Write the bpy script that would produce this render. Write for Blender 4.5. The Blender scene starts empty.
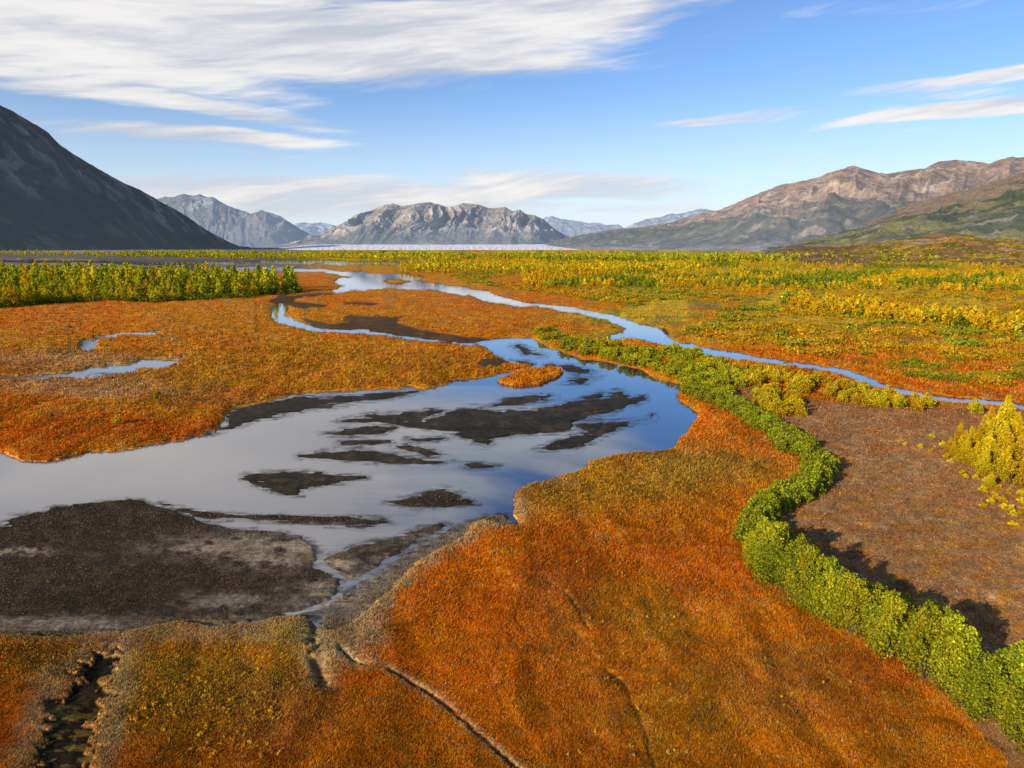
import bpy, math, random
import numpy as np
random.seed(7)
RNG = np.random.default_rng(11)
R = math.radians
C = bpy.data.collections.new("valley"); bpy.context.scene.collection.children.link(C)

# ------------------------------------------------------------------ camera
H = 20.0; F = 680.0; HZ = 246.0
PITCH = math.atan((384 - HZ) / F)
CP, SP = math.cos(PITCH), math.sin(PITCH)
cam_d = bpy.data.cameras.new("camera"); cam = bpy.data.objects.new("camera", cam_d); C.objects.link(cam)
cam.location = (0, 0, H); cam.rotation_euler = (R(90) - PITCH, 0, 0)
cam_d.sensor_width = 36; cam_d.lens = F / 1024 * 36; cam_d.clip_start = 0.5; cam_d.clip_end = 90000
bpy.context.scene.camera = cam

def proj(X, Y, Z=0.0):
    d = Y * CP - (Z - H) * SP
    d = np.maximum(d, 0.5)
    w = Y * SP + (Z - H) * CP
    return 512 + F * X / d, 384 - F * w / d
def ground_at(u, v):
    """image pixel (u, v) -> metres on the valley floor"""
    u = np.asarray(u, float); v = np.asarray(v, float)
    k = (384 - v) / F
    dy = CP + k * SP; dz = -SP + k * CP
    t = H / np.maximum(-dz, 1e-5)
    return (u - 512) / F * t, dy * t
def at_depth(u, v, D):
    """point at forward distance D (Y)"""
    k = (384 - v) / F; dy = CP + k * SP; dz = -SP + k * CP
    t = D / dy
    return (u - 512) / F * t, D, H + dz * t

# ------------------------------------------------------------------ noise
def _h(ix, iy, s):
    n = (ix.astype(np.int64) * 374761393 + iy.astype(np.int64) * 668265263 + s * 1442695041) & 0xFFFFFFFF
    n = ((n ^ (n >> 13)) * 1274126177) & 0xFFFFFFFF
    n = n ^ (n >> 16)
    return (n & 0xFFFF) / 65535.0
def vn(x, y, s=0):
    ix = np.floor(x); iy = np.floor(y); fx = x - ix; fy = y - iy
    fx = fx * fx * fx * (fx * (fx * 6 - 15) + 10); fy = fy * fy * fy * (fy * (fy * 6 - 15) + 10)
    a = _h(ix, iy, s); b = _h(ix + 1, iy, s); c = _h(ix, iy + 1, s); d = _h(ix + 1, iy + 1, s)
    return (a + (b - a) * fx) * (1 - fy) + (c + (d - c) * fx) * fy
def fbm(x, y, o=4, s=0, g=0.5):
    t = 0; a = 1; n = 0
    for i in range(o):
        t = t + a * vn(x, y, s + i * 17); n += a; a *= g
        x, y = x * 1.63 - y * 1.21 + 5.3, x * 1.21 + y * 1.63 + 1.7
    return t / n
def ridged(x, y, o=5, s=0):
    t = 0; a = 1; n = 0; w = 1.0
    for i in range(o):
        r = 1 - np.abs(2 * vn(x, y, s + i * 13) - 1); r = r * r
        t = t + a * r * w; n += a; w = np.clip(r * 1.6, 0.2, 1); a *= 0.5
        x, y = x * 1.7 - y * 1.15 + 3.1, x * 1.15 + y * 1.7 + 7.7
    return t / n
def ss(a, b, x):
    t = np.clip((x - a) / (b - a), 0, 1); return t * t * (3 - 2 * t)
def mix(a, b, f):
    return a + (b - a) * f[..., None] if np.ndim(f) else a + (b - a) * f

def sdf(P, u, v, margin=14, far=-99.0, vs=2.2):
    """signed distance (+ inside) to a closed outline; v stretched because the floor is foreshortened"""
    P = np.array(P, float)
    out = np.full(u.shape, far)
    m = (u > P[:, 0].min() - margin) & (u < P[:, 0].max() + margin) & (v > P[:, 1].min() - margin) & (v < P[:, 1].max() + margin)
    if not m.any(): return out
    x = u[m]; y = v[m] * vs; Q = P * [1, vs]
    d2 = np.full(x.shape, 1e9); ins = np.zeros(x.shape, bool)
    for i in range(len(Q)):
        ax, ay = Q[i]; bx, by = Q[(i + 1) % len(Q)]
        ex, ey = bx - ax, by - ay
        L = ex * ex + ey * ey + 1e-9
        t = np.clip(((x - ax) * ex + (y - ay) * ey) / L, 0, 1)
        d2 = np.minimum(d2, (x - ax - t * ex) ** 2 + (y - ay - t * ey) ** 2)
        if ay != by:
            c = (ay > y) != (by > y)
            ins ^= c & (x < ex * (y - ay) / (by - ay) + ax)
    d = np.sqrt(d2); out[m] = np.where(ins, d, -d)
    return out
def linedist(P, u, v, margin=25, vs=2.2):
    P = np.array(P, float); out = np.full(u.shape, 99.0)
    m = (u > P[:, 0].min() - margin) & (u < P[:, 0].max() + margin) & (v > P[:, 1].min() - margin) & (v < P[:, 1].max() + margin)
    if not m.any(): return out
    x = u[m]; y = v[m] * vs; Q = P * [1, vs]; d2 = np.full(x.shape, 1e9)
    for i in range(len(Q) - 1):
        ax, ay = Q[i]; ex, ey = Q[i + 1] - Q[i]; L = ex * ex + ey * ey + 1e-9
        t = np.clip(((x - ax) * ex + (y - ay) * ey) / L, 0, 1)
        d2 = np.minimum(d2, (x - ax - t * ex) ** 2 + (y - ay - t * ey) ** 2)
    out[m] = np.sqrt(d2); return out
def inpoly(P, u, v): return sdf(P, u, v, 1) > 0

# ------------------------------------------------------------------ outlines of the valley floor, traced in image pixels (u, v)
BASIN = [(-260,500),(-120,470),(-40,456),(0,452),(12,456),(25,461),(48,462),(70,457),(89,452),(119,451),(152,445),(178,441),(203,435),(221,428),(225,417),
 (234,409),(262,403),(293,394),(339,391.5),(375,390),(412,387),(425,390),(440,386),(461,380.5),(478,379),(500,373),(528,369),(532,365),(511,363),
 (498,356.5),(485,347.6),(474,343.5),(485,340),(500,339),(530,338),(540,343),(551,349),(576,357),(602,362),(627,367),(645,372),(652,378),
 (666,382),(678,385),(682,389),(676,395),(678,401),(690,408),(698,415),(696,421),(691,425),(688,432),(676,441.5),(671,450),(655,452),(638,453),(612,457),
 (589,462),(584,469),(561,477),(540,483),(526,487),(515,493),(512,505),(514,516),(519,526),(505,528),(485,521),(470,525),(463,538),(440,551),
 (418,562),(404,575),(392,589),(372,606),(350,625),(330,634),(313,620),(290,618),(250,626),(211,630),(180,624),(127,634),(60,640),(0,637),(-60,638),(-260,680)]
UPPER = [(120,268),(178,266),(250,267.2),(296,268),(351,271.5),(369,273),(402,273.5),(425,277.5),(414,280.5),(453,285.5),(489,292),(500,297),(525,303.3),(566,307),(596,312),(619,316),
 (632,322.5),(657,327.6),(666,337),(678,343),(718,350.5),(760,357.5),(815,365.5),(848,371),(870,378),(886,386),(929,395),(957,399),(992,400.5),(1024,405),(1120,420),
 (1120,424),(1024,409),(992,405),(957,402.5),(926,399.3),(891,391),(858,381),(842,374),(815,369),(764,362.5),(716,356),(678,348.5),(652,342),(637,338.5),(609,339),
 (609,336),(624,333),(625,328),(612,322.6),(576,312.8),(535,307),(520,306.8),(500,304),(484,301.5),(468,295.5),(428,290),(392,288.5),(357,290),(336,293.5),(330,290),
 (344,285.7),(333,280.6),(351,277),(334,273.5),(301,272),(250,270.5),(200,271.5),(165,270)]
WATERS = [BASIN, UPPER,
 [(270,314),(273,307),(280,304),(289,303),(289,308.6),(284,313.7),(291,317.5),(308,325),(321,329),(364,330.3),(402,336),(423,338.7),(440,341),(475,344),(470,346),(422,340.5),(402,338.6),(361,333.3),(316,331),(288,326),(275,321)],
 [(80,260.5),(165,262.5),(250,261.3),(329,260),(380,261.5),(430,263.2),(392,265.2),(300,264),(250,264),(180,266),(120,264)],
 [(-80,259.6),(30,260.3),(99,260.6),(99,262.4),(30,262.3),(-80,262)],
 [(84,343),(88,340.5),(94,342),(95,348),(88,351),(82,348)],
 [(96,337.2),(120,334),(157,331.5),(157,333),(120,336),(98,339.5)],
 [(66,374.5),(80,371.5),(109,366),(142,360.5),(165,359.5),(183,359),(176,363),(157,367.5),(122,373),(90,376.5),(76,378),(70,376.6)],
 [(-90,384),(0,378.6),(66,374.4),(66,376.2),(0,380.6),(-90,387)],
]
VEG_ISLES = [[(497,380.6),(511,375.5),(524,370.5),(536,369),(556,368.5),(563,373),(556,378),(545,383),(536,385.7),(521,387.4),(500,384)],
 [(384,281),(398,279.5),(412,281.5),(400,284),(386,283.5)],
 [(232,262.6),(260,262.2),(262,266.3),(236,266.3)]]
BARS = [
 [(228,426),(226,417),(240,409),(262,403),(300,397),(330,396.5),(360,396),(418,389.5),(420,392),(385,398.5),(340,404),(300,411),(260,419),(232,428),(205,435)],
 [(336,423),(347,418.5),(367,414.5),(405,413),(441,410),(423,420),(436,416),(463,409.7),(511,408.6),(533,410.5),(561,405),(579,400),(592,394.6),(601,394),(603,397),(617,392),(626,394.6),(625,399),
  (645,396),(644,401),(622,408.6),(597,416),(572,422.5),(574,426),(572,430),(536,434),(516,434),(503,436.5),(490,439),(488,445),(478,443),(468,438),(443,430.5),(402,425),(370,423)],
 [(536,448),(561,440),(587,433),(577,424),(607,421),(602,427),(612,420.5),(635,422.5),(612,431),(597,439),(582,446.6),(549,450.5)],
 [(635,420),(648,418.7),(653,415),(654,418.7),(643,422.5)],
 [(495,405),(505,400),(516,397),(554,396),(545,399),(531,402),(505,405.5)],
 [(513,346),(520,345),(532,352),(544,356.5),(526,354)],[(513,361),(524,361),(532,364),(520,363.5)],
 [(561,366.7),(571,366),(592,371),(580,373.5),(568,371)],[(565,381),(579,378),(597,377),(582,382.7),(569,383)],[(545,366),(552,365),(553,367)],
 [(324,434),(341,431),(374,427.2),(395,428.5),(382,433),(341,435.5)],
 [(335,444.7),(349,441.8),(390,441.4),(370,444),(349,445.5)],
 [(298,456),(324,452),(359,450.5),(392,454),(413,458.5),(451,461),(433,464),(392,464),(352,460)],
 [(393,445.5),(413,445.5),(443,454.5),(428,456.5),(402,450)],[(406,439),(443,438),(436,440.6),(413,442)],
 [(242,476),(265,471.5),(306,472),(367,478),(336,482.7),(298,489),(300,495),(286,495),(265,488),(247,481)],
 [(463,465),(476,462),(497,466.5),(484,469),(470,468)],
 [(387,502),(418,495),(443,488.5),(458,493),(476,504),(443,507),(413,506.5)],
 [(160,503.5),(188,509),(211,513),(240,514.8),(311,516.5),(382,518.5),(389,522),(362,527.5),(329,525),(278,522),(240,518.5),(211,519),(190,514)],
 [(324,559),(340,552),(362,545),(397,537.5),(438,522.5),(449,524.5),(423,537),(402,551),(382,562.6),(364,575),(349,578),(328,567)],
 [(-200,560),(-60,538),(0,526),(15,518.5),(51,509),(76,504.3),(127,500),(142,501.5),(162,507),(183,514.7),(203,523.6),(239,530),(278,531.5),(306,539),(314,547),(317,556),(312,566),(326,573),(341,580),(336,595),(318,604),
  (301,611),(265,619),(250,622),(220,627),(190,624),(160,626),(127,632),(60,638),(0,636),(-200,690)],
 [(505,515),(486,517),(470,522),(450,530),(428,541),(406,554),(388,567),(368,581),(352,590),(338,600),(318,610),(296,617),(268,624),(240,634),(313,650),(345,655),(400,610),(450,570),(480,548),(525,536)],
]
GREYMUD = [(330,612,40,12),(365,590,30,14),(400,572,34,16),(435,550,36,14),(470,532,30,10),(60,626,75,6),(228,602,34,5),(338,578,20,4),(150,640,60,8),(330,535,60,8),(300,528,60,4)]
LIGHTMUD = [(235,548,75,11),(275,560,42,10),(300,545,45,11),(20,553,35,3),(60,626,75,7),(228,602,34,6),(345,566,22,8),(350,605,55,22),(400,580,50,25),(440,550,40,16),(490,530,30,10),(240,625,60,6),(320,585,14,8)]
APRON = [(-100,640),(0,638),(60,641),(127,636),(180,628),(250,630),(300,622),(325,628),(350,620),(372,600),(395,586),(420,566),(445,550),(465,538),(480,528),(505,522),(520,518)]
RFIELD = [(716,382),(740,378),(770,392),(800,402),(835,406),(900,410),(960,410),(1010,412),(1100,418),(1500,520),(1600,1200),(1150,1000),(1020,790),(960,720),(900,668),(830,628),(775,595),(748,560),
 (745,535),(770,512),(815,490),(826,476),(805,455),(790,440),(752,418),(728,400)]
DITCHES = [([(340,655),(355,668),(385,674),(402,684),(425,698),(450,715),(470,735),(490,755),(512,775),(540,800)],3.2,0.35),
 ([(316,618),(312,640),(314,660),(318,672),(322,690)],7,0.3),
 ([(541,586),(556,595),(570,606),(580,622),(588,636)],3,0.22),([(541,578),(528,590),(520,610),(515,630)],1.5,0.15),
 ([(575,640),(600,672),(622,690),(640,730),(655,775)],4,0.15),([(500,650),(490,690),(520,740)],4,0.08),
 ([(735,575),(752,600),(775,625)],5,0.15),([(610,600),(660,640)],4,0.1),
 ([(395,371),(412,360),(432,352),(445,345)],2.2,0.1),([(0,415),(60,402),(110,388),(135,380)],1.8,0.15),([(0,353),(30,349),(60,342),(85,336)],1.4,0.12),
 ([(170,415),(205,403),(230,390)],1.6,0.1)]
POOL = [(30,790),(42,745),(50,715),(60,695),(80,678),(98,664),(114,662),(113,690),(102,715),(97,745),(92,790)]

ORANGE = np.array([.68,.200,.004]); DEEP = np.array([.60,.165,.006]); OCHRE = np.array([.60,.262,.014]); OLIVE = np.array([.30,.185,.030])
TAN = np.array([.56,.40,.19]); MUD = np.array([.034,.025,.014]); SAND = np.array([.48,.35,.21]); RUST = np.array([.40,.155,.042]); TWIG = np.array([.46,.28,.13])
YEL = np.array([.68,.43,.02]); GRN = np.array([.26,.26,.025]); RED = np.array([.68,.165,.008]); GREY = np.array([.34,.32,.31]); DARK = np.array([.03,.022,.012])
BLOBS = [ # u v ru rv colour weight
 (640,482,110,26,OCHRE,.85),(690,470,60,20,OLIVE,.6),(570,505,50,22,OCHRE,.8),(545,500,40,12,OLIVE,.5),(760,460,50,18,OLIVE,.45),(690,445,40,12,OCHRE,.6),
 (720,430,50,16,RED,.6),(760,452,40,10,DEEP,.5),(640,560,170,50,DEEP,.75),(600,640,60,40,OCHRE,.35),(560,650,30,25,OLIVE,.25),
 (450,600,70,50,ORANGE,.9),(410,640,50,30,ORANGE,.8),(480,700,120,60,ORANGE,.6),(400,700,50,30,RED,.4),(850,720,150,60,DEEP,.6),(690,690,120,70,OCHRE,.25),(620,720,90,70,OCHRE,.4),(690,540,110,30,DEEP,.6),(800,690,80,40,RUST,.35),(470,740,60,30,ORANGE,.8),(560,600,40,30,RUST,.25),
 (485,526,14,7,TAN,.8),(458,542,12,7,TAN,.8),(428,560,12,8,TAN,.85),(400,584,14,10,TAN,.9),(375,605,18,14,TAN,.9),(545,486,30,6,TAN,.5),(516,500,8,18,TAN,.7),(350,632,30,28,TAN,1),(330,655,28,22,TAN,.8),(300,640,60,14,TAN,.7),(200,640,120,10,TAN,.7),(125,665,18,18,TAN,.7),(118,710,14,45,TAN,.75),(45,700,10,60,TAN,.4),
 (200,710,90,50,OCHRE,.8),(200,690,90,30,OLIVE,.2),(30,655,60,20,ORANGE,.8),(30,690,40,30,DEEP,.6),(15,745,30,25,RED,.5),(240,745,50,30,DEEP,.6),(280,720,50,40,RUST,.5),(290,640,22,14,YEL,.55),
 (80,302,260,9,RED,.8),(40,320,120,10,RED,.75),(220,318,90,14,OCHRE,.5),(150,352,110,18,DEEP,.6),(230,370,120,18,OCHRE,.85),(60,350,80,6,OCHRE,.6),
 (100,432,130,14,RED,.85),(150,404,110,10,OCHRE,.9),(380,365,100,20,OCHRE,.95),(280,380,90,10,OCHRE,.8),(60,385,90,10,TAN,.55),(110,395,60,5,TAN,.5),(60,362,90,8,TAN,.5),(30,405,60,5,RED,.4),
 (215,400,60,9,RUST,.6),(470,305,90,12,RED,.8),(420,320,100,10,OCHRE,.5),(540,330,60,10,DEEP,.8),(300,281,40,8,RED,.9),(500,358,20,8,OCHRE,.6),
 (720,330,200,5,DEEP,.4),(900,388,130,8,RED,.8),(700,358,60,5,RED,.6),(560,303,40,3,RED,.6),(600,285,50,4,DEEP,.6),(1000,400,60,6,RED,.6),(720,308,30,4,RUST,.6),
 (520,281,40,4,RED,.6),(430,270,40,3,ORANGE,.6),(960,345,120,18,GRN,.3),(860,352,120,14,ORANGE,.5),
]
def veg_colour(u, v):
    n1 = fbm(u / 60, v / 16, 4, 3); n2 = fbm(u / 17, v / 6, 4, 9); n3 = fbm(u / 6, v / 3, 3, 21)
    uu = u + (n2 - .5) * 30; vv = v + (n3 - .5) * 7 + (n1 - .5) * 10
    col = np.broadcast_to(ORANGE, u.shape + (3,)).copy()
    col = mix(col, DEEP, ss(.45, .62, n2) * .6)
    col = mix(col, OCHRE, ss(.50, .66, n1) * .7)
    plain = ss(352, 335, v) * ss(540, 640, u + (v - 300) * 2) + ss(268, 258, v)
    plain = np.clip(plain, 0, 1)
    p = mix(mix(np.broadcast_to(ORANGE * [.95, 1.25, 1], col.shape), YEL, ss(.38, .55, n1)), GRN, ss(.52, .62, n2) * .75)
    col = mix(col, p, plain)
    fl = ss(280, 272, v) * ss(340, 290, u); col = mix(col, mix(np.broadcast_to(np.array([.30,.24,.10]), col.shape), GREY * .55, ss(.42, .6, n1)), fl)
    for (a, b, ra, rb, c, w) in BLOBS:
        q = ((uu - a) / ra) ** 2 + ((vv - b) / rb) ** 2
        m = q < 6
        if m.any():
            f = np.exp(-q[m] * q[m] * .55) * w
            col[m] = col[m] + (c - col[m]) * f[:, None]
    # small clumps of ochre and olive among the orange
    col = mix(col, OLIVE, ss(.58, .72, n3) * ss(.4, .6, n1) * .6)
    col = mix(col, OCHRE * 1.1, ss(.60, .70, fbm(u / 4.5, v / 2.4, 2, 31)) * .45)
    s = sdf(RFIELD, u, v, 30, -40, 1.6) + (n2 - .5) * 12
    f = ss(-4, 4, s)
    n4 = fbm(u / 16, v / 5, 4, 77) * .5 + .25 + .25 * fbm(u / 5, v / 2, 2, 78)
    fld = mix(mix(np.broadcast_to(RUST, col.shape), TWIG * .8, ss(.38, .85, n4)), OCHRE * .8, ss(.55, .68, n2) * ss(450, 520, v) * .6)
    fld = fld * (.85 + .4 * fbm(u / 9, v / 4, 3, 88))[:, None]
    fld = mix(fld, RUST * .95, ss(440, 405, v) * .6)
    col = mix(col, fld, f)
    s = sdf(POOL, u, v, 30, -40, 1.2) + (n3 - .5) * 16 + (n2 - .5) * 34
    col = mix(col, TAN * .9, np.exp(-((s + 12) / 12) ** 2) * .75)
    g = ss(-3, 4, s)
    col = mix(col, mix(np.broadcast_to(DARK * .6, col.shape), OLIVE * .5, ss(.5, .62, n2) * ss(690, 740, v)), g)
    dk = np.zeros(u.shape)
    for L, w, dp in DITCHES:
        d = linedist(L, u + (n3 - .5) * 5, v + (n2 - .5) * 2, vs=1.6)
        k = np.exp(-(d / w) ** 2) * ss(.30, .55, n2 + .08); dk = np.maximum(dk, k * (1 if dp >= .3 else min(.4, dp * 1.5)))
        if dp >= .3: col = mix(col, TAN, np.exp(-((d - w * 1.6) / w) ** 2) * .5)
    col = mix(col, DARK * 2.2, dk * .75)  # shade in ditches and creases painted dark into the ground colour
    return col, f, g, dk
def water_fields(u, v):
    un = u + (fbm(u / 9, v / 4, 3, 41) - .5) * 7; vv = v + (fbm(u / 11, v / 3.5, 3, 43) - .5) * 3.0
    W = np.full(u.shape, -99.0)
    stn = fbm(u / 18, v / 1.5, 4, 431) - .5
    for P in WATERS:
        k = WATERS.index(P); d = sdf(P, un, vv)
        if k == 1: d = d + 1.2 * ss(600, 700, u)
        if k >= 5: d = d * .6 + stn * 16 + .6 - 3 * (d < -4)
        if k == 1 or k == 2: d = d + stn * 5 * ss(620, 560, u)
        W = np.maximum(W, d)
    B = np.full(u.shape, -99.0)
    for P in BARS: B = np.maximum(B, sdf(P, un, vv))
    V = np.full(u.shape, -99.0)
    for P in VEG_ISLES: V = np.maximum(V, sdf(P, un, vv))
    return W, B, V

MUD_AND_SHADE = ([(301,318.5),(330,325),(345,323),(352,317),(375,319),(404,316.5),(398,324),(420,331),(473,339.5),(500,339),(490,345),(473,346.5),(428,342),(364,333),(318,330)],
              [(262,302.5),(283,297),(300,293.5),(331,293.5),(331,296),(300,297),(292,302),(328,306),(326,308),(295,309),(288,305),(275,304)],
              [(476,366),(486,361),(506,359),(513,364),(500,367.5),(484,370)],  # bar of shade on the land, painted in with the mud colour
              [(-100,252),(60,253),(180,257),(240,259),(330,259),(250,262),(150,263),(60,259),(-100,259)],
              [(655,330),(664,328),(674,336),(664,340)],[(430,288),(450,288),(452,291),(440,292)],
              [(344,303),(375,303),(372,306),(346,306)])
def mud_and_shade(u, v, mudn):
    CM = np.full(u.shape, -99.0)
    for P in MUD_AND_SHADE: CM = np.maximum(CM, sdf(P, u + (mudn - .5) * 14, v + (mudn - .5) * 4))
    return CM
# ------------------------------------------------------------------ helpers for objects
def tag(o, label=None, cat=None, group=None, kind=None):
    if label: o["label"] = label
    if cat: o["category"] = cat
    if group: o["group"] = group
    if kind: o["kind"] = kind
    return o
def mesh_np(name, V, Fc, mat, cols=None, extra=None, smooth=False, poly=3):
    me = bpy.data.meshes.new(name)
    V = np.asarray(V, np.float32); Fc = np.asarray(Fc, np.int32)
    me.vertices.add(len(V)); me.vertices.foreach_set("co", V.ravel())
    me.loops.add(Fc.size); me.loops.foreach_set("vertex_index", Fc.ravel())
    me.polygons.add(len(Fc)); me.polygons.foreach_set("loop_start", np.arange(0, Fc.size, Fc.shape[1], dtype=np.int32))
    if smooth: me.polygons.foreach_set("use_smooth", np.ones(len(Fc), bool))
    me.update(calc_edges=True)
    if cols is not None:
        a = me.attributes.new("Col", 'FLOAT_COLOR', 'POINT')
        if cols.shape[1] == 3: cols = np.hstack([cols, np.ones((len(cols), 1))])
        a.data.foreach_set("color", cols.astype(np.float32).ravel())
    for k, arr in (extra or {}).items():
        a = me.attributes.new(k, 'FLOAT', 'POINT'); a.data.foreach_set("value", arr.astype(np.float32))
    me.materials.append(mat)
    return me
def link(name, me, parent=None):
    o = bpy.data.objects.new(name, me); C.objects.link(o)
    if parent: o.parent = parent
    return o
def grid_faces(nr, nc):
    i = np.arange(nr * nc).reshape(nr, nc)
    return np.stack([i[:-1, :-1], i[:-1, 1:], i[1:, 1:], i[1:, :-1]], -1).reshape(-1, 4)

class NT:
    def __init__(s, tree): s.t = tree; tree.nodes.clear()
    def n(s, typ, ins=None, **kw):
        nd = s.t.nodes.new(typ)
        for k, v in kw.items(): setattr(nd, k, v)
        for k, v in (ins or {}).items():
            if isinstance(v, bpy.types.NodeSocket): s.t.links.new(v, nd.inputs[k])
            else: nd.inputs[k].default_value = v
        return nd
    def m(s, op, a, b=0.0, c=0.0, clamp=False):
        return s.n('ShaderNodeMath', {0: a, 1: b, 2: c}, operation=op, use_clamp=clamp).outputs[0]
    def mixc(s, f, a, b, bt='MIX'):
        nd = s.n('ShaderNodeMix', data_type='RGBA', blend_type=bt)
        for k, v in ((0, f), (6, a), (7, b)):
            if isinstance(v, bpy.types.NodeSocket): s.t.links.new(v, nd.inputs[k])
            else: nd.inputs[k].default_value = v
        return nd.outputs[2]
    def ramp(s, f, lo, hi, a=0.0, b=1.0):
        return s.n('ShaderNodeMapRange', {0: f, 1: lo, 2: hi, 3: a, 4: b}, interpolation_type='SMOOTHSTEP').outputs[0]
def mat_new(name):
    m = bpy.data.materials.new(name); m.use_nodes = True; return m, NT(m.node_tree)
def c4(c): return (float(c[0]), float(c[1]), float(c[2]), 1.0)

# ------------------------------------------------------------------ materials
def leaf_material(name, trans=.3, var=.35, huevar=.03):
    m, t = mat_new(name)
    a = t.n('ShaderNodeAttribute', attribute_name="Col")
    oi = t.n('ShaderNodeObjectInfo')
    h = t.ramp(oi.outputs['Random'], 0, 1, .5 - huevar, .5 + huevar)
    v = t.m('MULTIPLY_ADD', oi.outputs['Random'], var, 1 - var / 2)
    hs = t.n('ShaderNodeHueSaturation', {0: h, 1: 1.0, 2: v, 4: a.outputs[0]}).outputs[0]
    d = t.n('ShaderNodeBsdfDiffuse', {0: hs}); tr = t.n('ShaderNodeBsdfTranslucent', {0: hs})
    mx = t.n('ShaderNodeMixShader', {0: trans, 1: d.outputs[0], 2: tr.outputs[0]})
    t.n('ShaderNodeOutputMaterial', {0: mx.outputs[0]})
    return m
M_LEAF = leaf_material("willow_leaves", .32, .24, .015); M_GRASS = leaf_material("sedge_blades", .25, 0, 0)
def bark_material():
    m, t = mat_new("bark")
    tc = t.n('ShaderNodeTexCoord'); n = t.n('ShaderNodeTexNoise', {'Vector': tc.outputs['Object'], 'Scale': 9.0, 'Detail': 4.0})
    c = t.mixc(n.outputs[0], (.10, .08, .06, 1), (.22, .19, .15, 1))
    b = t.n('ShaderNodeBsdfDiffuse', {0: c}); t.n('ShaderNodeOutputMaterial', {0: b.outputs[0]}); return m
M_BARK = bark_material()
def ground_material():
    m, t = mat_new("tundra_and_mud")
    a = t.n('ShaderNodeAttribute', attribute_name="Col"); wet = t.n('ShaderNodeAttribute', attribute_name="wet").outputs['Fac']
    geo = t.n('ShaderNodeNewGeometry'); P = geo.outputs['Position']
    n1 = t.n('ShaderNodeTexNoise', {'Vector': P, 'Scale': 5.5, 'Detail': 4.0, 'Roughness': .7})
    n2 = t.n('ShaderNodeTexNoise', {'Vector': P, 'Scale': 1.1, 'Detail': 5.0, 'Roughness': .65})
    n3 = t.n('ShaderNodeTexNoise', {'Vector': P, 'Scale': .16, 'Detail': 5.0, 'Roughness': .6})
    v = t.m('MULTIPLY', t.ramp(n1.outputs[0], .3, .7, .55, 1.5), t.ramp(n2.outputs[0], .3, .7, .65, 1.35))
    v = t.m('MULTIPLY', v, t.ramp(n3.outputs[0], .3, .7, .8, 1.2))
    col = t.mixc(1.0, a.outputs[0], t.n('ShaderNodeCombineColor', {0: v, 1: v, 2: v}).outputs[0], 'MULTIPLY')
    # pebbly flecks on the silt
    vo = t.n('ShaderNodeTexVoronoi', {'Vector': P, 'Scale': 4.0, 'Randomness': 1.0})
    fl = t.m('MULTIPLY', t.ramp(vo.outputs['Distance'], .28, .12), t.m('MULTIPLY', wet, .55))
    col = t.mixc(fl, col, (.12, .09, .055, 1))
    hs = t.n('ShaderNodeHueSaturation', {0: t.ramp(n2.outputs[0], .3, .7, .485, .515), 1: 1.0, 2: 1.0, 4: col}).outputs[0]
    bump = t.n('ShaderNodeBump', {'Strength': t.m('MULTIPLY_ADD', wet, -.38, .5), 'Distance': .2, 'Height': t.m('ADD', n1.outputs[0], n2.outputs[0])})
    b = t.n('ShaderNodeBsdfPrincipled', {'Base Color': hs, 'Roughness': t.m('MULTIPLY_ADD', wet, -.35, 1.0), 'Normal': bump.outputs[0]})
    b.inputs['Specular IOR Level'].default_value = .06
    t.n('ShaderNodeOutputMaterial', {0: b.outputs[0]}); return m
M_GROUND = ground_material()
def water_material():
    m, t = mat_new("silty_river_water")
    geo = t.n('ShaderNodeNewGeometry'); P = geo.outputs['Position']
    mp = t.n('ShaderNodeMapping', {0: P, 3: (1.0, .35, 1)})
    n1 = t.n('ShaderNodeTexNoise', {'Vector': mp.outputs[0], 'Scale': 1.2, 'Detail': 4.0})
    n2 = t.n('ShaderNodeTexNoise', {'Vector': mp.outputs[0], 'Scale': .05, 'Detail': 4.0})
    bump = t.n('ShaderNodeBump', {'Strength': t.ramp(n2.outputs[0], .4, .7, .02, .12), 'Distance': .03, 'Height': n1.outputs[0]})
    lw = t.n('ShaderNodeFresnel', {'IOR': 2.1, 'Normal': bump.outputs[0]})
    sl = t.n('ShaderNodeAttribute', attribute_name="silt_sky_tone").outputs['Fac']; sh = t.n('ShaderNodeAttribute', attribute_name="shallow").outputs['Fac']
    n3 = t.n('ShaderNodeTexNoise', {'Vector': t.n('ShaderNodeMapping', {0: P, 3: (.35, .8, 1)}).outputs[0], 'Scale': 1.6, 'Detail': 6.0, 'Roughness': .7})
    silt_sky_tone = t.mixc(t.m('MULTIPLY', sl, t.ramp(n2.outputs[0], .3, .65, .6, 1.0)), (.012, .028, .07, 1), (.27, .25, .23, 1))  # pale silt against deep blue; reflected sky tone is painted in too
    d = t.n('ShaderNodeBsdfDiffuse', {0: silt_sky_tone})
    g = t.n('ShaderNodeBsdfAnisotropic', {'Color': t.mixc(sl, (.80, .90, 1, 1), (1, .95, .88, 1)), 'Roughness': t.m('MULTIPLY_ADD', sl, .05, .04), 'Normal': bump.outputs[0]})
    mx = t.n('ShaderNodeMixShader', {0: t.m('MULTIPLY', lw.outputs[0], 1.3, clamp=True), 1: d.outputs[0], 2: g.outputs[0]})
    md = t.n('ShaderNodeBsdfDiffuse', {0: t.mixc(n3.outputs[0], (.024, .019, .014, 1), (.09, .075, .06, 1))})
    k = t.m('MULTIPLY', sh, t.ramp(n3.outputs[0], .62, .42), clamp=True)
    mx = t.n('ShaderNodeMixShader', {0: t.m('MULTIPLY', k, .8), 1: mx.outputs[0], 2: md.outputs[0]})
    t.n('ShaderNodeOutputMaterial', {0: mx.outputs[0]}); return m
M_WATER = water_material()
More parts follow.
